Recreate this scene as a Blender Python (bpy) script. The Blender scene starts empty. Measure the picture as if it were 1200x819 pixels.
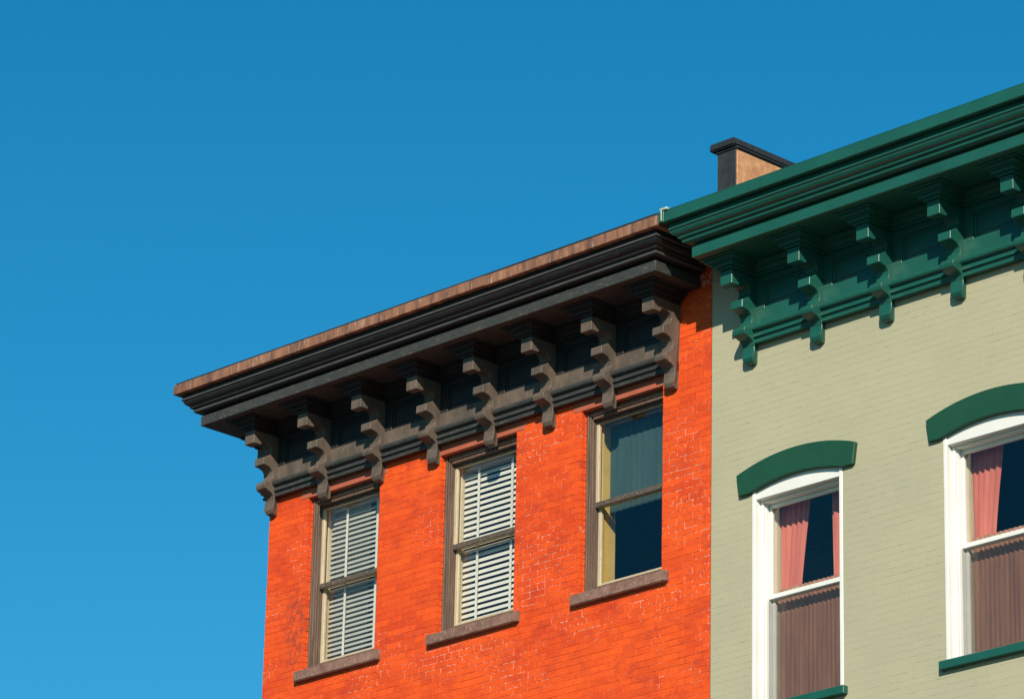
import bpy, bmesh, math, random
from mathutils import Vector, Matrix
random.seed(7)
scene = bpy.context.scene
COL = scene.collection

# ------------------------------------------------------------------ camera
cam_d = bpy.data.cameras.new('camera'); cam = bpy.data.objects.new('camera', cam_d); COL.objects.link(cam)
CAM = Vector((26.361, -28.232, 1.600))
yaw, pitch, roll = math.radians(-45.946), math.radians(20.461), math.radians(1.308)
F = Vector((math.sin(yaw)*math.cos(pitch), math.cos(yaw)*math.cos(pitch), math.sin(pitch)))
R0 = Vector((math.cos(yaw), -math.sin(yaw), 0)); U0 = R0.cross(F)
Rv = math.cos(roll)*R0 + math.sin(roll)*U0; Uv = -math.sin(roll)*R0 + math.cos(roll)*U0
cam.matrix_world = Matrix(((Rv.x, Uv.x, -F.x, CAM.x), (Rv.y, Uv.y, -F.y, CAM.y), (Rv.z, Uv.z, -F.z, CAM.z), (0, 0, 0, 1)))
cam_d.sensor_width = 36; cam_d.lens = 4924.96/1200*36; cam_d.clip_start = 0.5; cam_d.clip_end = 6000
scene.camera = cam

# ------------------------------------------------------------------ light
SUN = Vector((0.85, -1.0, 0.72)).normalized()
world = bpy.data.worlds.new('World'); scene.world = world; world.use_nodes = True
nt = world.node_tree; bg = nt.nodes['Background']
sky = nt.nodes.new('ShaderNodeTexSky'); sky.sky_type = 'NISHITA'; sky.sun_disc = False
sky.sun_elevation = math.asin(SUN.z); sky.sun_rotation = math.atan2(SUN.x, SUN.y)
sky.air_density = 1.15; sky.dust_density = 0.0; sky.ozone_density = 3.0
# slide film's deep blue: one saturation and one white balance for the whole sky
tint = nt.nodes.new('ShaderNodeMix'); tint.data_type = 'RGBA'; tint.blend_type = 'MULTIPLY'; tint.inputs[0].default_value = 1.0
tint.inputs[7].default_value = (.66, 1.10, 1.17, 1); nt.links.new(sky.outputs[0], tint.inputs[6])
hs = nt.nodes.new('ShaderNodeHueSaturation'); hs.inputs['Saturation'].default_value = 1.20; nt.links.new(tint.outputs[2], hs.inputs['Color'])
nt.links.new(hs.outputs[0], bg.inputs[0]); bg.inputs[1].default_value = 0.082
sd = bpy.data.lights.new('sun', 'SUN'); sun = bpy.data.objects.new('sun', sd); COL.objects.link(sun)
sd.energy = 5.0; sd.angle = math.radians(0.5); sd.color = (1.0, 0.93, 0.82)
sun.location = (20, -40, 60); sun.rotation_euler = (-SUN).to_track_quat('-Z', 'Y').to_euler()
scene.view_settings.view_transform = 'Standard'; scene.view_settings.look = 'None'
scene.view_settings.gamma = 1; scene.view_settings.exposure = 0.15; scene.view_settings.use_curve_mapping = False

# ------------------------------------------------------------------ materials
class NB:
    """tiny node builder"""
    def __init__(s, name, rough=.6, spec=.3):
        s.m = bpy.data.materials.new(name); s.m.use_nodes = True; s.t = s.m.node_tree
        s.b = s.t.nodes['Principled BSDF']; s.b.inputs['Roughness'].default_value = rough
        s.b.inputs['Specular IOR Level'].default_value = spec
        g = s.n('ShaderNodeNewGeometry'); s.P = g.outputs['Position']
    def n(s, t, **k):
        x = s.t.nodes.new(t)
        for a, v in k.items(): setattr(x, a, v)
        return x
    def l(s, a, b): s.t.links.new(a, b)
    def put(s, sock, v):
        if hasattr(v, 'links'): s.l(v, sock)
        else: sock.default_value = v
    def math(s, op, a, b=0.0, c=None):
        x = s.n('ShaderNodeMath', operation=op); s.put(x.inputs[0], a); s.put(x.inputs[1], b)
        if c is not None: s.put(x.inputs[2], c)
        return x.outputs[0]
    def scaled(s, sc, off=(0, 0, 0)):
        x = s.n('ShaderNodeMapping'); s.l(s.P, x.inputs[0]); x.inputs['Scale'].default_value = sc; x.inputs['Location'].default_value = off
        return x.outputs[0]
    def noise(s, scale, detail=4, rough=.6, vec=None):
        x = s.n('ShaderNodeTexNoise'); s.l(vec if vec is not None else s.P, x.inputs['Vector'])
        x.inputs['Scale'].default_value = scale; x.inputs['Detail'].default_value = detail; x.inputs['Roughness'].default_value = rough
        return x.outputs['Fac']
    def ramp(s, fac, a, b, lo=0.0, hi=1.0):
        x = s.n('ShaderNodeMapRange'); x.clamp = True; s.put(x.inputs[0], fac)
        for i, v in zip((1, 2, 3, 4), (a, b, lo, hi)): x.inputs[i].default_value = v
        return x.outputs[0]
    def mix(s, fac, a, b, blend='MIX'):
        x = s.n('ShaderNodeMix', data_type='RGBA', blend_type=blend); s.put(x.inputs[0], fac)
        for i, v in ((6, a), (7, b)):
            s.put(x.inputs[i], (*v, 1) if isinstance(v, tuple) and len(v) == 3 else v)
        return x.outputs[2]
    def bump(s, h, strength=.3, dist=.005):
        x = s.n('ShaderNodeBump'); x.inputs['Strength'].default_value = strength; x.inputs['Distance'].default_value = dist
        s.l(h, x.inputs['Height']); s.l(x.outputs[0], s.b.inputs['Normal'])
    def out(s, col): s.put(s.b.inputs['Base Color'], (*col, 1) if isinstance(col, tuple) and len(col) == 3 else col); return s.m

COURSE = 0.0683
def brick_random(k):
    sx = k.n('ShaderNodeSeparateXYZ'); k.l(k.P, sx.inputs[0])
    row = k.math('FLOOR', k.math('DIVIDE', sx.outputs[2], COURSE))
    half = k.math('MULTIPLY', k.math('MODULO', row, 2.0), .5)
    colm = k.math('FLOOR', k.math('ADD', k.math('DIVIDE', sx.outputs[0], .2130), half))
    c = k.n('ShaderNodeCombineXYZ'); k.l(colm, c.inputs[0]); k.l(row, c.inputs[1])
    w = k.n('ShaderNodeTexWhiteNoise', noise_dimensions='2D'); k.l(c.outputs[0], w.inputs['Vector'])
    return w.outputs['Value'], sx

def red_brick():
    k = NB('red_painted_brick', .62, .25)
    r, sx = brick_random(k)
    c = k.mix(r, (.62, .056, .010), (.82, .090, .011))
    c = k.mix(k.ramp(k.noise(1.1, 5), .42, .66, 0, .55), c, (.90, .120, .010))
    c = k.mix(k.ramp(k.noise(3.2, 5, .65, k.scaled((1, 1, 1.6), (3, 7, 1))), .52, .72, 0, .75), c, (.46, .040, .016))
    # worn courses: old paint rubbed down to brown brick
    st = k.noise(9, 5, .7, k.scaled((1, 1, 2.4), (5, 2, 9)))
    c = k.mix(k.math('MULTIPLY', k.ramp(st, .56, .70), k.ramp(k.noise(1.4, 3), .48, .62)), c, (.30, .055, .028))
    c = k.mix(k.ramp(k.noise(17, 5, .75, k.scaled((1, 1, 1.8), (1, 6, 2))), .50, .70, 0, .55), c, (.44, .040, .012))
    c = k.mix(k.ramp(k.noise(31, 4, .7, k.scaled((1, 1, 1.4), (9, 6, 5))), .56, .70, 0, .5), c, (.95, .16, .022))
    c = k.mix(k.ramp(k.noise(60, 3, .7), .60, .70, 0, .7), c, (.30, .035, .015))
    e = k.math('ADD', k.math('POWER', k.math('MULTIPLY', k.math('ADD', sx.outputs[0], 6.02), 5.0), 2.0), k.math('POWER', k.math('MULTIPLY', k.math('ADD', sx.outputs[2], -14.42), 1.7), 2.0))
    c = k.mix(k.math('MULTIPLY', k.ramp(e, .2, 1.1, 1, 0), k.ramp(k.noise(13, 4, .7), .44, .58, 0, .8)), c, (.27, .05, .03))
    c = k.mix(k.ramp(k.noise(38, 4, .7, k.scaled((1, 1, 1.5), (8, 1, 4))), .70, .76, 0, .6), c, (.72, .40, .30))
    h = k.math('ADD', k.noise(45, 5, .7), k.math('MULTIPLY', k.noise(160, 3), .4)); k.bump(h, .55, .006)
    return k.out(c)
def red_mortar():
    k = NB('red_painted_mortar', .75, .2)
    c = k.mix(k.ramp(k.noise(2.0, 4), .4, .65), (.62, .057, .010), (.80, .088, .012))
    m = k.math('MULTIPLY', k.ramp(k.noise(22, 3, .6), .50, .56), k.ramp(k.noise(1.6, 4, .6, k.scaled((1, 1, 1.3), (4, 4, 11))), .51, .60))
    sx = k.n('ShaderNodeSeparateXYZ'); k.l(k.P, sx.inputs[0])
    for ex, ez, ax, az in ((.36, -14.8, 3.2, 1.5), (2.30, -14.35, 2.6, 2.0), (3.55, -13.6, 1.2, 4.5)):      # bleached joints
        e = k.math('ADD', k.math('POWER', k.math('MULTIPLY', k.math('ADD', sx.outputs[0], ex), ax), 2.0), k.math('POWER', k.math('MULTIPLY', k.math('ADD', sx.outputs[2], ez), az), 2.0))
        m = k.math('MAXIMUM', m, k.math('MULTIPLY', k.ramp(e, .3, 1.2, 1, 0), k.ramp(k.noise(15, 4, .7), .48, .56)))
    c = k.mix(m, c, (.74, .42, .31))
    c = k.mix(k.ramp(k.noise(14, 4, .7), .60, .7, 0, .7), c, (.20, .03, .015))
    k.bump(k.noise(120, 4), .6, .006)
    return k.out(c)
def cream_brick():
    k = NB('cream_painted_brick', .58, .25)
    r, sx = brick_random(k)
    c = k.mix(r, (.418, .384, .244), (.432, .396, .253))
    c = k.mix(k.ramp(k.noise(.9, 4), .4, .65, 0, .5), c, (.37, .345, .226))
    c = k.mix(k.ramp(k.noise(7, 5, .7, k.scaled((1, 1, 5))), .60, .74, 0, .45), c, (.29, .25, .165))
    c = k.mix(k.ramp(k.noise(22, 2, .5), .755, .79, 0, .8), c, (.13, .12, .09))
    h = k.math('ADD', k.noise(40, 5, .7), k.math('MULTIPLY', k.noise(140, 3), .4)); k.bump(h, .35, .004)
    return k.out(c)
def cream_mortar():
    k = NB('cream_painted_mortar', .7, .2)
    m = k.math('MULTIPLY', k.ramp(k.noise(11, 3, .6, k.scaled((1, 1, 6))), .53, .62), k.ramp(k.noise(1.2, 3, .6, k.scaled((1, 1, 1), (2, 2, 2))), .45, .56))
    c = k.mix(m, (.40, .37, .236), (.16, .14, .10)); k.bump(k.noise(100, 4), .4, .004)
    return k.out(c)
def weathered(name, base, alt, wear, rough=.6, streak=(1, 1, 1), amt=.8, fine=(.02, .02, .02), sc=6):
    k = NB(name, rough, .3)
    c = k.mix(k.ramp(k.noise(sc, 5, .65, k.scaled(streak)), .38, .65), base, alt)
    c = k.mix(k.ramp(k.noise(sc*3.1, 5, .7, k.scaled(streak, (3, 1, 8))), .56, .72, 0, amt), c, wear)
    c = k.mix(k.ramp(k.noise(70, 3, .7), .6, .72, 0, .5), c, fine)
    k.bump(k.noise(55, 5, .7, k.scaled(streak)), .35, .004)
    return k.out(c)
def paint(name, base, rough=.42, var=.12, dirt=(.05, .05, .04), damt=.25):
    k = NB(name, rough, .4)
    d = tuple(v*(1-var*2) for v in base)
    c = k.mix(k.ramp(k.noise(2.5, 4), .35, .7), base, d)
    c = k.mix(k.ramp(k.noise(24, 5, .7), .60, .76, 0, damt), c, dirt)
    k.bump(k.noise(30, 4, .6), .12, .003)
    return k.out(c)
def cloth(name, a, b, streak=9):
    k = NB(name, .85, .1)
    c = k.mix(k.ramp(k.noise(streak, 3, .6, k.scaled((1, 1, .12))), .35, .65), a, b)
    k.bump(k.noise(220, 2), .2, .002)
    k.b.inputs['Sheen Weight'].default_value = .15
    return k.out(c)
def glass():
    m = bpy.data.materials.new('window_glass'); m.use_nodes = True; t = m.node_tree; t.nodes.clear()
    o = t.nodes.new('ShaderNodeOutputMaterial'); mx = t.nodes.new('ShaderNodeMixShader'); tr = t.nodes.new('ShaderNodeBsdfTransparent'); gl = t.nodes.new('ShaderNodeBsdfGlossy')
    fr = t.nodes.new('ShaderNodeFresnel'); fr.inputs[0].default_value = 1.5
    tr.inputs[0].default_value = (.97, .97, .95, 1); gl.inputs['Roughness'].default_value = .015
    nz = t.nodes.new('ShaderNodeTexNoise'); nz.inputs['Scale'].default_value = 1.7
    ge = t.nodes.new('ShaderNodeNewGeometry'); t.links.new(ge.outputs['Position'], nz.inputs['Vector'])
    bp = t.nodes.new('ShaderNodeBump'); bp.inputs['Strength'].default_value = .12; bp.inputs['Distance'].default_value = .02
    t.links.new(nz.outputs['Fac'], bp.inputs['Height']); t.links.new(bp.outputs[0], gl.inputs['Normal'])
    iv = t.nodes.new('ShaderNodeMapRange'); t.links.new(ge.outputs['Backfacing'], iv.inputs[0]); iv.inputs[3].default_value = 1.5; iv.inputs[4].default_value = 1/1.5
    t.links.new(iv.outputs[0], fr.inputs[0]); t.links.new(fr.outputs[0], mx.inputs[0]); t.links.new(tr.outputs[0], mx.inputs[1]); t.links.new(gl.outputs[0], mx.inputs[2]); t.links.new(mx.outputs[0], o.inputs[0])
    return m
def mesh_screen():
    m = bpy.data.materials.new('insect_screen_mesh'); m.use_nodes = True; t = m.node_tree; b = t.nodes['Principled BSDF']
    b.inputs['Base Color'].default_value = (.05, .05, .05, 1); b.inputs['Alpha'].default_value = .20; b.inputs['Roughness'].default_value = .6
    return m
M = dict(mesh=mesh_screen(),
    red=red_brick(), redm=red_mortar(), cream=cream_brick(), creamm=cream_mortar(),
    black=weathered('black_paint_and_shade', (.016, .017, .018), (.026, .025, .023), (.06, .048, .038), .5, (.6, 1, 1), .55),  # crown's own black; also painted-in shade for frieze parts and bracket caps
    bead=weathered('greyed_moulding_paint', (.085, .085, .078), (.060, .062, .058), (.15, .12, .09), .5, (.6, 1, 1), .5),
    corona=weathered('charcoal_fascia_paint', (.036, .040, .037), (.050, .050, .043), (.17, .12, .085), .55, (1, 1, 2.5), .85, sc=5),
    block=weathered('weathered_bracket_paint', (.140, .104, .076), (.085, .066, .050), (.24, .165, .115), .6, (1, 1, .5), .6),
    rust=weathered('rusted_sheet_metal', (.33, .150, .080), (.13, .062, .042), (.48, .36, .27), .65, (2.6, 1, .45), .85, (.07, .04, .03), 3.4),
    tar=weathered('roofing_tar', (.022, .025, .028), (.035, .036, .036), (.07, .06, .05), .6),
    green=paint('dark_green_paint', (.013, .098, .068), .36, .10, (.03, .07, .05), .25),
    hoodg=paint('hood_green_paint', (.011, .070, .034), .5, .08, (.02, .06, .035), .2),
    white=paint('white_window_paint', (.78, .76, .68), .4, .04, (.40, .36, .28), .18),
    wood=weathered('weathered_brown_wood', (.17, .105, .070), (.085, .055, .040), (.27, .185, .125), .7, (6, 6, .35), .7),
    sash=weathered('worn_cream_sash_paint', (.56, .45, .29), (.48, .38, .25), (.22, .14, .09), .55, (4, 4, .6), .75, (.2, .15, .1)),
    sashtop=weathered('peeling_sash_paint', (.11, .085, .06), (.07, .055, .045), (.50, .42, .30), .6, (1.5, 4, 4), .9),
    sill=weathered('brownstone', (.27, .15, .105), (.17, .09, .066), (.46, .31, .23), .8, (1, 1, 1), .8, (.07, .04, .03), 8),
    lintel=weathered('painted_stone_lintel', (.44, .115, .060), (.38, .095, .050), (.33, .095, .060), .7, amt=.5, fine=(.2, .05, .03)),
    stucco=weathered('tan_chimney_stucco', (.68, .34, .165), (.44, .20, .092), (.28, .125, .06), .9, sc=8, amt=.95, fine=(.16, .08, .04)),
    plaster=paint('interior_plaster', (.16, .15, .14), .8), floorw=paint('interior_floorboards', (.10, .06, .04), .5),
    yellow=paint('yellow_inner_jamb', (.62, .44, .13), .5), creamj=paint('cream_inner_jamb', (.62, .54, .38), .5),
    slat=paint('white_blind_slats', (.76, .74, .66), .4, .03, (.5, .48, .42), .15), slatg=paint('reflection_grey_slats', (.50, .49, .43), .5, .06, (.3, .29, .26), .3), tape=cloth('white_ladder_tape', (.78, .76, .68), (.7, .68, .6)),  # slatg: colour greyed to imitate the reflection in the glass before it
    screen=cloth('grey_sheer_backing', (.42, .46, .44), (.34, .38, .37)),
    teal=cloth('teal_curtain_cloth', (.042, .092, .093), (.032, .075, .080), 7),
    pink=cloth('pink_curtain_cloth', (.62, .19, .14), (.50, .14, .11)), mauve=cloth('dusty_pink_cafe_curtain', (.42, .20, .13), (.30, .135, .10), 12),
    box=paint('cream_cardboard', (.62, .54, .38), .7), flash=weathered('pale_metal_flashing', (.45, .52, .42), (.12, .22, .15), (.7, .68, .6), .5),
    glass=glass(),
    asphalt=weathered('asphalt', (.05, .05, .05), (.04, .04, .04), (.07, .07, .065), .85, sc=2), concrete=weathered('concrete_pavement', (.17, .16, .145), (.14, .13, .12), (.10, .095, .09), .8, sc=2),
)

# ------------------------------------------------------------------ mesh helpers
WO = {}
def tag(o, label=None, cat=None, group=None, kind=None):
    for k, v in (('label', label), ('category', cat), ('group', group), ('kind', kind)):
        if v: o[k] = v
    return o
def empty(name, loc, parent=None):
    o = bpy.data.objects.new(name, None); o.empty_display_size = .2; COL.objects.link(o); loc = Vector(loc); WO[o.name] = loc
    if parent: o.parent = parent; o.location = loc - WO[parent.name]
    else: o.location = loc
    return o
def link(name, me, mat, origin, parent=None):
    o = bpy.data.objects.new(name, me); COL.objects.link(o)
    if mat and not me.materials: me.materials.append(mat)
    WO[o.name] = Vector(origin)
    if parent: o.parent = parent; o.location = Vector(origin) - WO[parent.name]
    else: o.location = origin
    return o
class MB:
    def __init__(s): s.v = []; s.f = []
    def add(s, vs, fs):
        b = len(s.v); s.v += [tuple(v) for v in vs]; s.f += [tuple(i+b for i in f) for f in fs]
    def box(s, x0, x1, y0, y1, z0, z1):
        s.add([(x0,y0,z0),(x1,y0,z0),(x1,y1,z0),(x0,y1,z0),(x0,y0,z1),(x1,y0,z1),(x1,y1,z1),(x0,y1,z1)],
              [(3,2,1,0),(4,5,6,7),(0,1,5,4),(1,2,6,5),(2,3,7,6),(3,0,4,7)]); return s
    def tube(s, stations):
        """stations: list of rings (closed loops of equal length); caps both ends"""
        n = len(stations[0]); b = len(s.v)
        for r in stations: s.v += [tuple(p) for p in r]
        for k in range(len(stations)-1):
            for i in range(n):
                j = (i+1) % n; s.f.append((b+k*n+i, b+k*n+j, b+(k+1)*n+j, b+(k+1)*n+i))
        s.f.append(tuple(b+i for i in range(n))[::-1]); s.f.append(tuple(b+(len(stations)-1)*n+i for i in range(n))); return s
    def grid(s, rows):
        n = len(rows[0]); b = len(s.v)
        for r in rows: s.v += [tuple(p) for p in r]
        for k in range(len(rows)-1):
            for i in range(n-1): s.f.append((b+k*n+i, b+k*n+i+1, b+(k+1)*n+i+1, b+(k+1)*n+i))
        return s
    def build(s, name, mat, parent=None, bevel=0, smooth=False, solid=0, origin=None, segs=1):
        xs = [v[0] for v in s.v]; ys = [v[1] for v in s.v]; zs = [v[2] for v in s.v]
        o = Vector(origin) if origin else Vector(((min(xs)+max(xs))/2, (min(ys)+max(ys))/2, min(zs)))
        bm = bmesh.new(); vs = [bm.verts.new(Vector(v)-o) for v in s.v]
        for f in s.f: bm.faces.new([vs[i] for i in f])
        bmesh.ops.recalc_face_normals(bm, faces=bm.faces)
        if bevel:
            es = [e for e in bm.edges if len(e.link_faces) == 2 and e.calc_face_angle(0) > .45]
            bmesh.ops.bevel(bm, geom=es, offset=bevel, segments=segs, affect='EDGES', clamp_overlap=True)
        me = bpy.data.meshes.new(name); bm.to_mesh(me); bm.free()
        if smooth: me.shade_smooth()
        ob = link(name, me, mat, o, parent)
        if solid:
            md = ob.modifiers.new('thickness', 'SOLIDIFY'); md.thickness = solid; md.offset = 0
        return ob
def copy_tree(o, parent, off):
    c = o.copy(); COL.objects.link(c); WO[c.name] = WO[o.name] + Vector(off); c.parent = parent
    c.location = WO[c.name] - (WO[parent.name] if parent else Vector())
    for ch in o.children: copy_tree(ch, c, off)
    return c

# ------------------------------------------------------------------ ground
def ground():
    MB().box(-3000, 3000, -3000, 3000, -.5, 0).build('ground', M['asphalt'])['kind'] = 'structure'
    MB().box(-60, 60, -4.2, 14, -.2, .13).build('pavement', M['concrete'], bevel=.02)['kind'] = 'structure'
ground()

# ------------------------------------------------------------------ walls and bricks
def wall_sheet(name, x0, x1, y0, y1, z0, z1, holes, mat, parent):
    """front wall with real openings, thickness y0..y1"""
    mb = MB(); xs = sorted({x0, x1, *[h[0] for h in holes], *[h[1] for h in holes]}); zs = sorted({z0, z1, *[h[2] for h in holes], *[h[3] for h in holes]})
    solid = lambda i, j: 0 <= i < len(xs)-1 and 0 <= j < len(zs)-1 and not any(h[0]-1e-6 <= xs[i] and xs[i+1] <= h[1]+1e-6 and h[2]-1e-6 <= zs[j] and zs[j+1] <= h[3]+1e-6 for h in holes)
    for i in range(len(xs)-1):
        for j in range(len(zs)-1):
            if not solid(i, j): continue
            a, b, c, d = xs[i], xs[i+1], zs[j], zs[j+1]
            mb.add([(a,y0,c),(b,y0,c),(b,y0,d),(a,y0,d)], [(0,1,2,3)]); mb.add([(a,y1,c),(b,y1,c),(b,y1,d),(a,y1,d)], [(3,2,1,0)])
            if not solid(i-1, j): mb.add([(a,y0,c),(a,y1,c),(a,y1,d),(a,y0,d)], [(3,2,1,0)])
            if not solid(i+1, j): mb.add([(b,y0,c),(b,y1,c),(b,y1,d),(b,y0,d)], [(0,1,2,3)])
            if not solid(i, j-1): mb.add([(a,y0,c),(b,y0,c),(b,y1,c),(a,y1,c)], [(3,2,1,0)])
            if not solid(i, j+1): mb.add([(a,y0,d),(b,y0,d),(b,y1,d),(a,y1,d)], [(0,1,2,3)])
    return mb.build(name, mat, parent)
def project(p):
    d = Vector(p)-CAM; w = d.dot(F); f = cam_d.lens/36
    return d.dot(Rv)/w*f, d.dot(Uv)/w*f, w
def bricks(x0, x1, z0, z1, cut, mat, parent, joint, proud, jit, deep, ch):
    """running bond with a header course every seventh, cut round `cut` rectangles"""
    rects = []; r0 = int(z0/COURSE)
    for r in range(r0, int(z1/COURSE)+1):
        za, zb = r*COURSE+joint/2, (r+1)*COURSE-joint/2
        L = .1065 if r % 7 == 3 else .2130
        x = x0 - (0 if r % 2 else L/2)
        if r % 7 == 3: x = x0 - (.05 if r % 2 else 0)
        while x < x1:
            a, b = max(x+joint/2, x0), min(x+L-joint/2, x1); x += L
            if b-a < .012: continue
            segs = [(a, b, za, zb)]
            for h in cut:
                out = []
                for (p, q, u, v) in segs:
                    if q <= h[0] or p >= h[1] or v <= h[2] or u >= h[3]: out.append((p, q, u, v)); continue
                    if p < h[0]: out.append((p, h[0], u, v))
                    if q > h[1]: out.append((h[1], q, u, v))
                    m0, m1 = max(p, h[0]), min(q, h[1])
                    if u < h[2]: out.append((m0, m1, u, h[2]))
                    if v > h[3]: out.append((m0, m1, h[3], v))
                segs = out
            rects += [s for s in segs if s[1]-s[0] > .012 and s[3]-s[2] > .010]
    def unit(seed):
        rn = random.Random(seed); j = lambda: rn.uniform(-1, 1)*jit*.6
        vs = [(-.5,deep,0),(.5,deep,0),(.5,deep,1),(-.5,deep,1)]; cx, cz = ch/.2, ch/.06
        vs += [(-.5,ch*.8,0),(.5,ch*.8,0),(.5,ch*.8,1),(-.5,ch*.8,1)]
        vs += [(-.5+cx+j(),j(),cz),(.5-cx+j(),j(),cz),(.5-cx+j(),j(),1-cz),(-.5+cx+j(),j(),1-cz)]
        fs = [(8,9,10,11)] + [(4+i, 4+(i+1)%4, 8+(i+1)%4, 8+i) for i in range(4)] + [(i, (i+1)%4, 4+(i+1)%4, 4+i) for i in range(4)]
        return vs, fs
    U = [unit(s) for s in range(5)]
    info = []
    for (a, b, u, v) in rects:
        px, py, w = project(((a+b)/2, 0, (u+v)/2)); vis = abs(px) < .5 and abs(py) < .342
        info.append(((0 if vis else 1, -(b-a)*(v-u)/w**2), (a, b, u, v)))
    info.sort(key=lambda t: t[0])
    mes = []
    for vs, fs in U:
        me = bpy.data.meshes.new('brick'); me.from_pydata(vs, [], fs); me.update(); me.materials.append(mat); mes.append(me)
    rest = MB()
    for i, (_, (a, b, u, v)) in enumerate(info):
        y = -proud + random.uniform(-jit, jit); dz = random.uniform(-jit, jit)*.5
        if i < 300:
            o = link('brick', mes[i % 5], None, ((a+b)/2, y, u+dz), parent); o.scale = (b-a, 1, v-u)
        else:
            vs, fs = U[i % 5]; rest.add([((a+b)/2+p[0]*(b-a), y+p[1], u+dz+p[2]*(v-u)) for p in vs], fs)
    rest.build('bricks', mat, parent)['kind'] = 'stuff'

# ------------------------------------------------------------------ cornice
ZA = .0555
CROWN = [(.30,17.118),(.792,17.118),(.792,17.05),(.80,17.034),(.80,17.014),(.792,17.010),(.785,16.988),(.768,16.966),(.742,16.952),(.735,16.940),(.735,16.928),
         (.712,16.924),(.705,16.914),(.706,16.900),(.702,16.886),(.690,16.876),(.672,16.870),(.612,16.866),(.606,16.842),(.30,16.842)]
CORONA = [(.645,16.838),(.645,16.732),(.632,16.728),(.02,16.728),(.02,16.838)]
FASC = [(.87,17.188),(.87,17.085),(.864,17.080),(.800,17.080),(.800,17.188)]
EDGE = [(.846,17.191),(.852,17.214),(.02,17.26),(.02,17.191)]
BED = [(.04,16.606),(.085,16.606),(.085,16.632),(.11,16.636),(.125,16.672),(.155,16.676),(.165,16.704),(.195,16.708),(.195,16.7255),(.04,16.7255)]
ARCH = [(.02,16.112),(.10,16.104),(.122,16.090),(.126,16.070),(.118,16.050),(.100,16.038),(.082,16.034),(.080,16.002),(.094,15.998),(.096,15.982),(.074,15.976),(.068,15.952),(.080,15.948),(.080,15.924),(.02,15.924)]
BRACKET = [(-.402,16.610),(-.402,16.462),(-.300,16.462),(-.285,16.486),(-.262,16.504),(-.190,16.504),(-.150,16.484),(-.134,16.450),(-.140,16.412),(-.165,16.376),(-.205,16.350),(-.250,16.338),
           (-.254,16.256),(-.205,16.252),(-.150,16.238),(-.118,16.206),(-.108,16.166),(-.120,16.126),(-.155,16.094),(-.192,16.080),(-.216,16.060),(-.224,16.030),(-.212,15.996),(-.172,15.978),(-.124,15.964),(-.092,15.938),(-.078,15.892),
           (-.084,15.830),(-.096,15.786),(-.076,15.746),(-.030,15.730),(.004,15.738),(.004,16.610)]
BEAD = [(.690+.020*math.cos(t*math.pi/5), 16.898+.018*math.sin(t*math.pi/5)) for t in range(10)]
FILLET = [(.797,17.036),(.806,17.032),(.806,17.015),(.797,17.011)]
def loft(mb, prof, XL, XR, yl, yr, left=True, right=True):
    st = []
    if left and yl is not None: st.append([(XL(d), yl, z) for d, z in prof])
    st.append([(XL(d), -d, z) for d, z in prof]); st.append([(XR(d), -d, z) for d, z in prof])
    if right and yr is not None: st.append([(XR(d), yr, z) for d, z in prof])
    mb.tube(st); return mb
def make_bracket(x, w, mat, capmat, parent):
    mb = MB(); n = len(BRACKET); xs = (x, x+w); c = x+w/2
    def tp(z): return 1 if z > 15.84 else max(.30, math.sqrt(max(0, 1-((15.84-z)/.13)**2)))
    mb.tube([[(c+(q-c)*tp(z), y, z) for y, z in BRACKET] for q in xs])
    o = mb.build('bracket', mat, parent, bevel=.0045, origin=(c, 0, 15.73)); mb = MB()
    for off, za, zb in ((.026,16.612,16.636),(.060,16.636,16.668),(.082,16.668,16.682),(.112,16.682,16.712),(.148,16.712,16.7265)):
        mb.box(x-off, x+w+off, -.402-off, -.03, za, zb)
    return o, mb.build('bracket_cap', capmat, parent, bevel=.0035, origin=(c, 0, 16.612))
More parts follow.
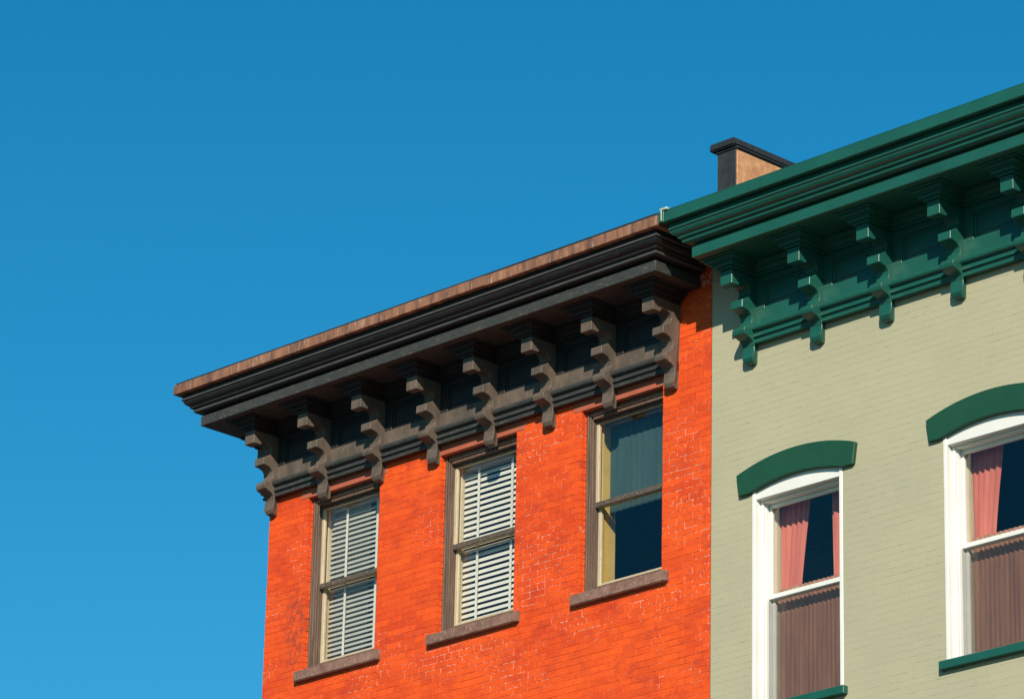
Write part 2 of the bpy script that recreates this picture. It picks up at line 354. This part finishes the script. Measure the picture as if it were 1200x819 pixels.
def cornice(house, xl, xr, bx0, bs, nb, bw, XL, XR, yl, yr, mats, cuts, flat_l):
    YL = yl; yl = None if flat_l else yl
    c = empty('cornice', ((xl+xr)/2, 0, 15.73), house)
    for prof, nm, mt in ((EDGE, 'roof_edging', M['tar'] if mats is BLACK else M['green']), (CROWN, 'crown_moulding', mats['crown']), (CORONA, 'corona', mats['corona'])):
        loft(MB(), prof, XL, XR, YL, yr).build(nm, mt, c, bevel=.002)
    for prof, nm in ((BEAD, 'crown_bead'), (FILLET, 'crown_fillet')): loft(MB(), prof, XL, XR, YL, yr).build(nm, mats['bead'], c)
    edges = [None]+cuts+[None]
    for i in range(len(edges)-1):
        a, b = edges[i], edges[i+1]; dz = random.uniform(-.004, .004) if mats is BLACK else 0
        loft(MB(), [(d+dz*.5, z+dz) for d, z in FASC], XL if a is None else (lambda d, a=a: a+.0035), XR if b is None else (lambda d, b=b: b-.0035),
             YL if a is None else None, yr if b is None else None).build('crown_fascia', mats['fascia'], c, bevel=.003)
    side = (lambda d: xl-d+.04) if yl else (lambda d: xl+.01)
    ends = (lambda d: xr-.004)
    for prof, nm, mt in ((BED, 'bed_moulding', mats['panel']), (ARCH, 'architrave', mats['arch'])):
        loft(MB(), prof, side, ends, yl, None).build(nm, mt, c, bevel=.002)
    # frieze: backing board, rails, stiles, one sunk panel between brackets
    f0 = xl-.006 if yl else xl+.012
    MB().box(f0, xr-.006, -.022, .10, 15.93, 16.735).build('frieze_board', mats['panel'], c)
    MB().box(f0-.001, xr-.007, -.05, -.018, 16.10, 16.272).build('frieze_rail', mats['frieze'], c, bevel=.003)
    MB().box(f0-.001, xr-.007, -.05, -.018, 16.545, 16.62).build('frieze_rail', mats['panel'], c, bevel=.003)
    if yl:
        mb = MB().box(xl-.012, xl+.02, .11, yl, 15.93, 16.735); mb.build('frieze_board', mats['panel'], c)
    for i in range(nb):
        x = bx0+i*bs; s0 = max(x-.105, f0); s1 = min(x+bw+.105, xr-.008)
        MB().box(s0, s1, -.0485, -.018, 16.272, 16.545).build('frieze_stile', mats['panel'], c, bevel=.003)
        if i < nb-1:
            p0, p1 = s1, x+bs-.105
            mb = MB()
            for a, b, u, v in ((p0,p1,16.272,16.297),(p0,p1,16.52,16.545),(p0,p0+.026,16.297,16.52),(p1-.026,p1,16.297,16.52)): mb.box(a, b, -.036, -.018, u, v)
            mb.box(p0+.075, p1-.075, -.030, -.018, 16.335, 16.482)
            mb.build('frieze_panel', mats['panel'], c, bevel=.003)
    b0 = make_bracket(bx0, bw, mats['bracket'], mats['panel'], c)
    for i in range(1, nb):
        for q in b0: copy_tree(q, c, (i*bs, 0, 0))
    return c, b0
BLACK = dict(crown=M['black'], corona=M['corona'], fascia=M['rust'], arch=M['corona'], frieze=M['block'], bracket=M['block'], panel=M['black'], bead=M['bead'])  # panel: black stands in for shade on frieze parts and caps
GREEN = {k: M['green'] for k in BLACK}

# ------------------------------------------------------------------ red house
RX0, RX1 = -6.524, -.004
red = tag(empty('brick_house', (-3.26, 0, .13)), 'bright red painted brick house with a black bracketed cornice and brownstone sills', 'house')
WX = [-5.899, -3.844, -1.784]; WW = 1.128; ZS, ZT = 13.885, 15.822
holes = [(x-.003, x+WW+.003, 13.79, ZT+.004) for x in WX]
wall = wall_sheet('wall', RX0, RX1, .0, .33, .13, 17.0, holes, M['redm'], red)
cut = []
for x in WX: cut += [(x, x+WW, 13.90, ZT), (x-.118, x+WW+.118, ZT, 16.0), (x-.085, x+WW+.105, 13.774, 13.90)]
bricks(RX0-.004, RX1, 12.2, 16.70, cut, M['red'], wall, .006, .002, .0014, .055, .0012)
# brick returns at the window reveals (left jambs show their depth)
for x in WX:
    for s, xe in ((1, x), (-1, x+WW)):
        mb = MB(); r = int(13.9/COURSE)
        while r*COURSE < ZT-.02:
            za, zb = max(r*COURSE+.004, 13.905), min((r+1)*COURSE-.004, ZT-.003)
            if zb-za > .012: mb.box(min(xe-s*.05, xe+s*.004), max(xe-s*.05, xe+s*.004), .054, .10, za, zb)
            r += 1
        mb.build('reveal_bricks', M['red'], wall, bevel=.003)
for x0, x1 in ((RX0, RX0+.3), (RX1-.12, RX1)):
    MB().box(x0, x1, .331, 11, .13, 17.0).build('wall', M['redm'], red)
MB().box(RX0+.301, RX1-.121, 10.7, 11, .13, 17.0).build('wall', M['redm'], red)
MB().box(RX0+.301, RX1-.121, 4.2, 4.35, 13.2, 16.79).build('partition_wall', M['plaster'], red)
MB().box(RX0+.302, RX1-.122, .332, 10.69, 12.9, 13.19).build('storey_floor', M['floorw'], red)
MB().box(RX0+.302, RX1-.122, .332, 10.69, 16.5, 16.6).build('ceiling', M['plaster'], red)
roof = MB().box(RX0+.02, RX1, .0, 11, 17.003, 17.12).build('roof', M['tar'], red)
for x in WX:
    MB().box(x-.116, x+WW+.116, -.006, .12, ZT+.001, 15.998).build('lintel', M['lintel'], red, bevel=.004)

def sash_frame(mb, x0, x1, y0, y1, z0, z1, st, top, bot):
    mb.box(x0, x0+st, y0, y1, z0, z1); mb.box(x1-st, x1, y0, y1, z0, z1)
    mb.box(x0+st, x1-st, y0+.001, y1-.001, z1-top, z1-.0005); mb.box(x0+st, x1-st, y0+.001, y1-.001, z0+.0005, z0+bot); return mb
def red_window(x, jamb):
    w = empty('window', (x+WW/2, 0, 13.77), red); X1 = x+WW
    # brownstone sill with sloped top
    mb = MB(); a, b = x-.083+random.uniform(-.01, .01), X1+.10; dz = random.uniform(-.006, .006)
    prof = [(-.062,13.776+dz),(-.062,13.884+dz),(.10,13.925),(.20,13.93),(.20,13.80),(.0,13.780)]
    mb.tube([[(q, y, z) for y, z in prof] for q in (a, b)]); mb.build('sill', M['sill'], w, bevel=.008, segs=2)
    # box frame: casing, stops
    mb = MB(); z0 = 13.928
    for s, e in ((1, x+.003), (-1, X1-.003)):
        for d0, d1, ya, yb in ((0,.052,.075,.30),(.0521,.064,.098,.298),(.0641,.075,.125,.14)):
            p, q = e+s*d0, e+s*d1; mb.box(min(p, q), max(p, q), ya, yb, z0, ZT-.004)
        p, q = e+s*.008, e+s*.034; mb.box(min(p, q), max(p, q), .058, .0749, z0, ZT-.006)
    mb.box(x+.078, X1-.078, .080, .30, 15.735, ZT-.003); mb.box(x+.06, X1-.06, .062, .0795, 15.77, ZT-.007)
    mb.box(x+.056, X1-.056, .10, .30, z0-.006, z0+.048)
    mb.build('frame', M['wood'], w, bevel=.004)
    a, b = x+.068, X1-.068
    u = MB(); sash_frame(u, a, b, .140, .178, 14.822, 15.734, .042, .036, .052)
    us = u.build('upper_sash', M['sash'], w, bevel=.004)
    MB().box(a+.001, b-.001, .128, .1395, 14.818, 14.872).build('meeting_rail', M['sashtop'], w, bevel=.004)
    MB().box(a+.001, b-.001, .128, .1395, 15.704, 15.733).build('top_rail', M['sashtop'], w, bevel=.003)
    l = MB(); sash_frame(l, a, b, .184, .222, 13.978, 14.872, .042, .042, .055)
    l.build('lower_sash', M['sash'], w, bevel=.004)
    MB().box(a+.030, b-.030, .156, .160, 14.86, 15.715).build('pane', M['glass'], w)
    MB().box(a+.030, b-.030, .200, .204, 14.02, 14.845).build('pane', M['glass'], w)
    mb = MB(); mb.box(x+.0665, x+.082, .225, .42, z0+.05, 15.73); mb.box(X1-.082, X1-.0665, .225, .42, z0+.05, 15.73); mb.box(x+.069, X1-.069, .301, .42, 15.7305, 15.80)
    mb.box(x+.05, X1-.05, .301, .46, z0-.01, z0+.029)
    mb.build('inner_jamb', jamb, w, bevel=.003)
    return w
for x, j in zip(WX, (M['creamj'], M['creamj'], M['yellow'])): red_window(x, j)
XLb = lambda d: -6.53-(d-.18); XRb = lambda d: -.437+max(d-.365, -.3)
cr, b0 = cornice(red, -6.53, -.437, -6.528, .8505, 8, .153, XLb, XRb, 3.0, .0, BLACK, [-6.3, -4.55, -3.0, -2.35, -1.05], False)
# bracket on the side return at the corner
for q, zq in zip(b0, (15.73, 16.612)):
    sb = q.copy(); COL.objects.link(sb); sb.parent = cr; sb.scale = (1, .80, 1); sb.rotation_euler = (0, 0, -math.pi/2); sb.location = Vector((-6.530, .135, zq))-WO[cr.name]
# chimney on the party wall
ch = empty('chimney', (-.24, .9, 17.1), red)
MB().box(-.345, -.095, .457, 1.75, 17.05, 18.36).build('stack', M['stucco'], ch, bevel=.008)
MB().box(-.350, -.098, .440, .456, 17.05, 18.345).build('tarred_face', M['tar'], ch, bevel=.004)
mb = MB(); mb.box(-.430, -.090, .40, 1.83, 18.385, 18.468); mb.box(-.375, -.075, .437, 1.78, 18.345, 18.3845); mb.build('cap', M['tar'], ch, bevel=.014, segs=2)
mb = MB(); mb.tube([[(-.375-o, y0-o, z), (-.08, y0-o, z), (-.08, y0+.2, z), (-.375-o, y0+.2, z)] for o, z, y0 in ((.05, 17.2, .43), (.05, 17.62, .43), (.0, 17.75, .436))]); mb.build('base_flashing', M['tar'], ch, bevel=.006)

# ------------------------------------------------------------------ cream house
GX0, GX1 = .0, 6.6
grn = tag(empty('brick_house', (3.3, 0, .13)), 'pale cream painted brick house with a dark green bracketed cornice and arched green window hoods', 'house')
CX = [.535, 2.910]; CW = 1.15; CZ0, CZ1 = 12.30, 14.53
wall2 = wall_sheet('wall', GX0, GX1, .0003, .33, .13, 17.0, [(x-.003, x+CW+.003, CZ0-.07, CZ1+.003) for x in CX], M['creamm'], grn)
def arc(cx, half, zend, rise, n=20):
    R = (half*half+rise*rise)/(2*rise); zc = zend+rise-R; a = math.asin(half/R)
    return [(cx+R*math.sin(t), zc+R*math.cos(t)) for t in [(-a+2*a*i/n) for i in range(n+1)]]
cut2 = []
for x in CX: cut2 += [(x, x+CW, CZ0, CZ1), (x-.05, x+CW+.05, CZ0-.09, CZ0)]
bricks(GX0+.001, 5.2, 11.4, 16.70, cut2, M['cream'], wall2, .0028, .0005, .0004, .055, .0006)
for x0, x1 in ((GX0+.001, GX0+.12), (GX1-.3, GX1)): MB().box(x0, x1, .331, 11, .13, 17.0).build('wall', M['creamm'], grn)
MB().box(GX0+.121, GX1-.301, 10.7, 11, .13, 17.0).build('wall', M['creamm'], grn)
MB().box(GX0+.121, GX1-.301, 4.2, 4.35, 11.81, 16.79).build('partition_wall', M['plaster'], grn)
MB().box(GX0+.122, GX1-.302, .332, 10.69, 11.5, 11.8).build('storey_floor', M['floorw'], grn)
MB().box(GX0+.122, GX1-.302, .332, 10.69, 15.4, 15.5).build('ceiling', M['plaster'], grn)
MB().box(GX0+.003, GX1-.02, .0, 11, 17.003, 17.12).build('roof', M['tar'], grn)
def cream_window(x):
    w = empty('window', (x+CW/2, 0, CZ0-.09), grn); X1 = x+CW; cx = x+CW/2+.008
    hd = MB(); outer = arc(cx, .756, 14.640, .128); inner = arc(cx, .597, 14.425, .085)
    poly = [(cx-.724, 14.425)]+inner+[(cx+.724, 14.425)]+outer[::-1]
    hd.tube([[(p[0], y, p[1]) for p in poly] for y in (-.044, .09)]); hd.build('hood', M['hoodg'], w, bevel=.006)
    mb = MB().box(x-.045, X1+.045, -.062, .20, CZ0-.078, CZ0+.004); mb.build('sill', M['green'], w, bevel=.006)
    mb = MB()
    for s, e in ((1, x+.003), (-1, X1-.003)):
        for d0, d1, ya, yb in ((0,.040,-.006,.25),(.0401,.078,.070,.249),(.0781,.087,.098,.146)):
            p, q = e+s*d0, e+s*d1; mb.box(min(p, q), max(p, q), ya, yb, CZ0+.006, CZ1-.004)
    mb.box(x+.041, X1-.041, .008, .25, 14.362, CZ1-.005); mb.box(x+.079, X1-.079, .078, .248, 14.335, 14.3615)
    mb.build('frame', M['white'], w, bevel=.004)
    a, b = x+.086, X1-.086; u = MB(); sash_frame(u, a, b, .148, .186, 13.388, 14.334, .034, .04, .046)
    u.build('upper_sash', M['white'], w, bevel=.004)
    l = MB(); sash_frame(l, a, b, .192, .230, CZ0+.01, 13.43, .034, .04, .07); l.build('lower_sash', M['white'], w, bevel=.004)
    MB().box(a+.001, b-.001, .136, .140, CZ0+.008, 13.386).build('insect_screen', M['mesh'], w)
    MB().box(a+.026, b-.026, .166, .170, 13.42, 14.31).build('pane', M['glass'], w)
    MB().box(a+.026, b-.026, .210, .214, CZ0+.07, 13.40).build('pane', M['glass'], w)
    mb = MB(); mb.box(x+.07, x+.086, .251, .38, CZ0+.01, 14.42); mb.box(X1-.086, X1-.07, .251, .38, CZ0+.01, 14.42); mb.box(x+.087, X1-.087, .251, .38, 14.405, 14.42); mb.box(x+.07, X1-.07, .251, .42, CZ0-.03, CZ0+.009)
    mb.build('inner_jamb', M['creamj'], w, bevel=.003)
for x in CX: cream_window(x)
def XLg(d):
    pts = [(0, .478), (.30, .46), (.645, .328), (.69, .275), (.79, .16), (.87, .155)]
    for (a, u), (b, v) in zip(pts, pts[1:]):
        if d <= b: return u+(v-u)*(d-a)/(b-a)
    return pts[-1][1]
cornice(grn, .478, GX1+.02, .478, .871, 8, .153, XLg, lambda d: GX1+.02+.0*d, .0, None, GREEN, [], True)
MB().box(-.33, .40, -.79, -.005, 17.13, 17.186).build('flashing', M['tar'], grn)  # added cover plate, blocks sun through the gap between the cornices
# bent flashing where the two crowns meet
mb = MB(); mb.box(.075, .150, -.862, -.80, 17.09, 17.205); mb.build('flashing', M['green'], grn, bevel=.006)
mb = MB(); mb.box(.118, .134, -.876, -.863, 17.10, 17.215); mb.box(.10, .20, -.874, -.70, 17.209, 17.235); mb.build('flashing', M['flash'], grn, bevel=.005)

# ------------------------------------------------------------------ things behind the glass
def blind(x, y, pitch, tilt, width, label, tapes, backing=None, sm=M['slat']):
    r = tag(empty('venetian_blind', (x+WW/2, y, 13.98)), label, 'blind', None)
    a, b = x+.085, x+WW-.085
    MB().box(a, b, y-.02, y+.03, 15.70, 15.75).build('head_rail', M['slat'], r, bevel=.004)
    MB().box(a, b, y-.012, y+.014, 13.985, 14.003).build('bottom_rail', M['slat'], r, bevel=.004)
    c, s = math.cos(tilt)*width/2, math.sin(tilt)*width/2
    mb = MB()
    ring = [(-c, -s), (-c*.35, -s*.35+.0035), (c*.35, s*.35+.0035), (c, s), (c*.35, s*.35+.0018), (-c*.35, -s*.35+.0018)]
    mb.tube([[(q, y+p, 14+z) for p, z in ring] for q in (a+.004, b-.004)])
    o = mb.build('slat', sm, r, origin=((a+b)/2, y, 14.0)); n = int((15.685-14.03)/pitch); first = True
    for i in range(n):
        z = 14.03+pitch*(i+.5); dz = random.uniform(-.0025, .0025); q = o if first else o.copy()
        if not first: COL.objects.link(q); q.parent = r
        first = False; q.location = Vector(((a+b)/2, y, z+dz))-WO[r.name]; q.rotation_euler = (random.uniform(-.03, .03), random.uniform(-.002, .002), 0)
    for t in tapes:
        MB().box(t-.017, t+.017, y-.034, y-.0325, 14.0, 15.72).build('ladder_tape', M['tape'], r)
    if backing:
        for p, q in backing: MB().box(p, q, y+.06, y+.064, 13.99, 15.72).build('backing_cloth', M['screen'], r)
    return r
blind(WX[0], .275, .054, math.radians(58), .050, 'greyish venetian blind with a dark gap in the window at the free corner', [-5.535, -5.06], [(-5.80, -5.27), (-5.16, -4.86)], M['slatg'])
blind(WX[1], .275, .0625, math.radians(62), .056, 'bright white venetian blind with wide slats in the middle window of the red house', [-3.515, -3.02])
def curtain(name, x0, x1, y, z0, z1, folds, depth, mat, label, cat, shape=None, seed=0, group=None):
    rn = random.Random(seed); ph = [rn.uniform(0, 6.28) for _ in range(4)]; rows = []; n = int(folds*10); m = 26
    for j in range(m+1):
        t = j/m; z = z0+(z1-z0)*t; a, b = (shape(t) if shape else (x0, x1)); row = []
        for i in range(n+1):
            s = i/n
            d = depth*(math.sin(s*folds*6.283+ph[0]+.5*math.sin(3*t+ph[1]))+.35*math.sin(s*folds*14+ph[2]+t))
            row.append((a+(b-a)*s, y+d, z))
        rows.append(row)
    o = MB().grid(rows).build(name, mat, None, smooth=True, solid=.003, origin=((x0+x1)/2, y, z0))
    return tag(o, label, cat, group)
curtain('curtain', -1.695, -.745, .325, 14.80, 15.71, 11, .004, M['teal'], 'dull teal curtain filling the upper sash beside the party wall', 'curtain', seed=3)
mb = MB(); mb.box(-1.52, -1.40, .325, .40, 13.972, 14.035); mb.box(-1.50, -1.42, .335, .39, 14.0351, 14.065)
tag(mb.build('box', M['box'], None, bevel=.006), 'small cream box with a raised lid on the inner window ledge', 'box')
for k, x in enumerate(CX):
    where = ('in the fully visible white window', 'in the white window beyond it')[k]
    def left(t, x=x):
        return x+.092, x+.33+.14*t**1.4
    curtain('curtain', x+.092, x+.50, .315, 13.30, 14.40, 5, .013, M['pink'], 'pink curtain swept to the left jamb '+where, 'curtain', left, 11+k)
    curtain('curtain', x+.72, x+1.06, .315, 13.30, 14.40, 4, .013, M['pink'], 'narrow pink curtain hanging at the right jamb '+where, 'curtain', (lambda t, x=x: (x+.76-.03*t, x+1.06)), 21+k)
    curtain('cafe_curtain', x+.092, x+1.058, .290, CZ0+.02, 13.52, 17, .009, M['mauve'], 'gathered dusty pink half curtain '+where, 'curtain', None, 31+k)
    rod = MB(); n = 8
    rod.tube([[(q, .290+.007*math.cos(6.283*i/n), 13.49+.007*math.sin(6.283*i/n)) for i in range(n)] for q in (x+.088, x+1.062)])
    tag(rod.build('curtain_rod', M['creamj'], None), 'thin rod carrying the half curtain '+where, 'rod')
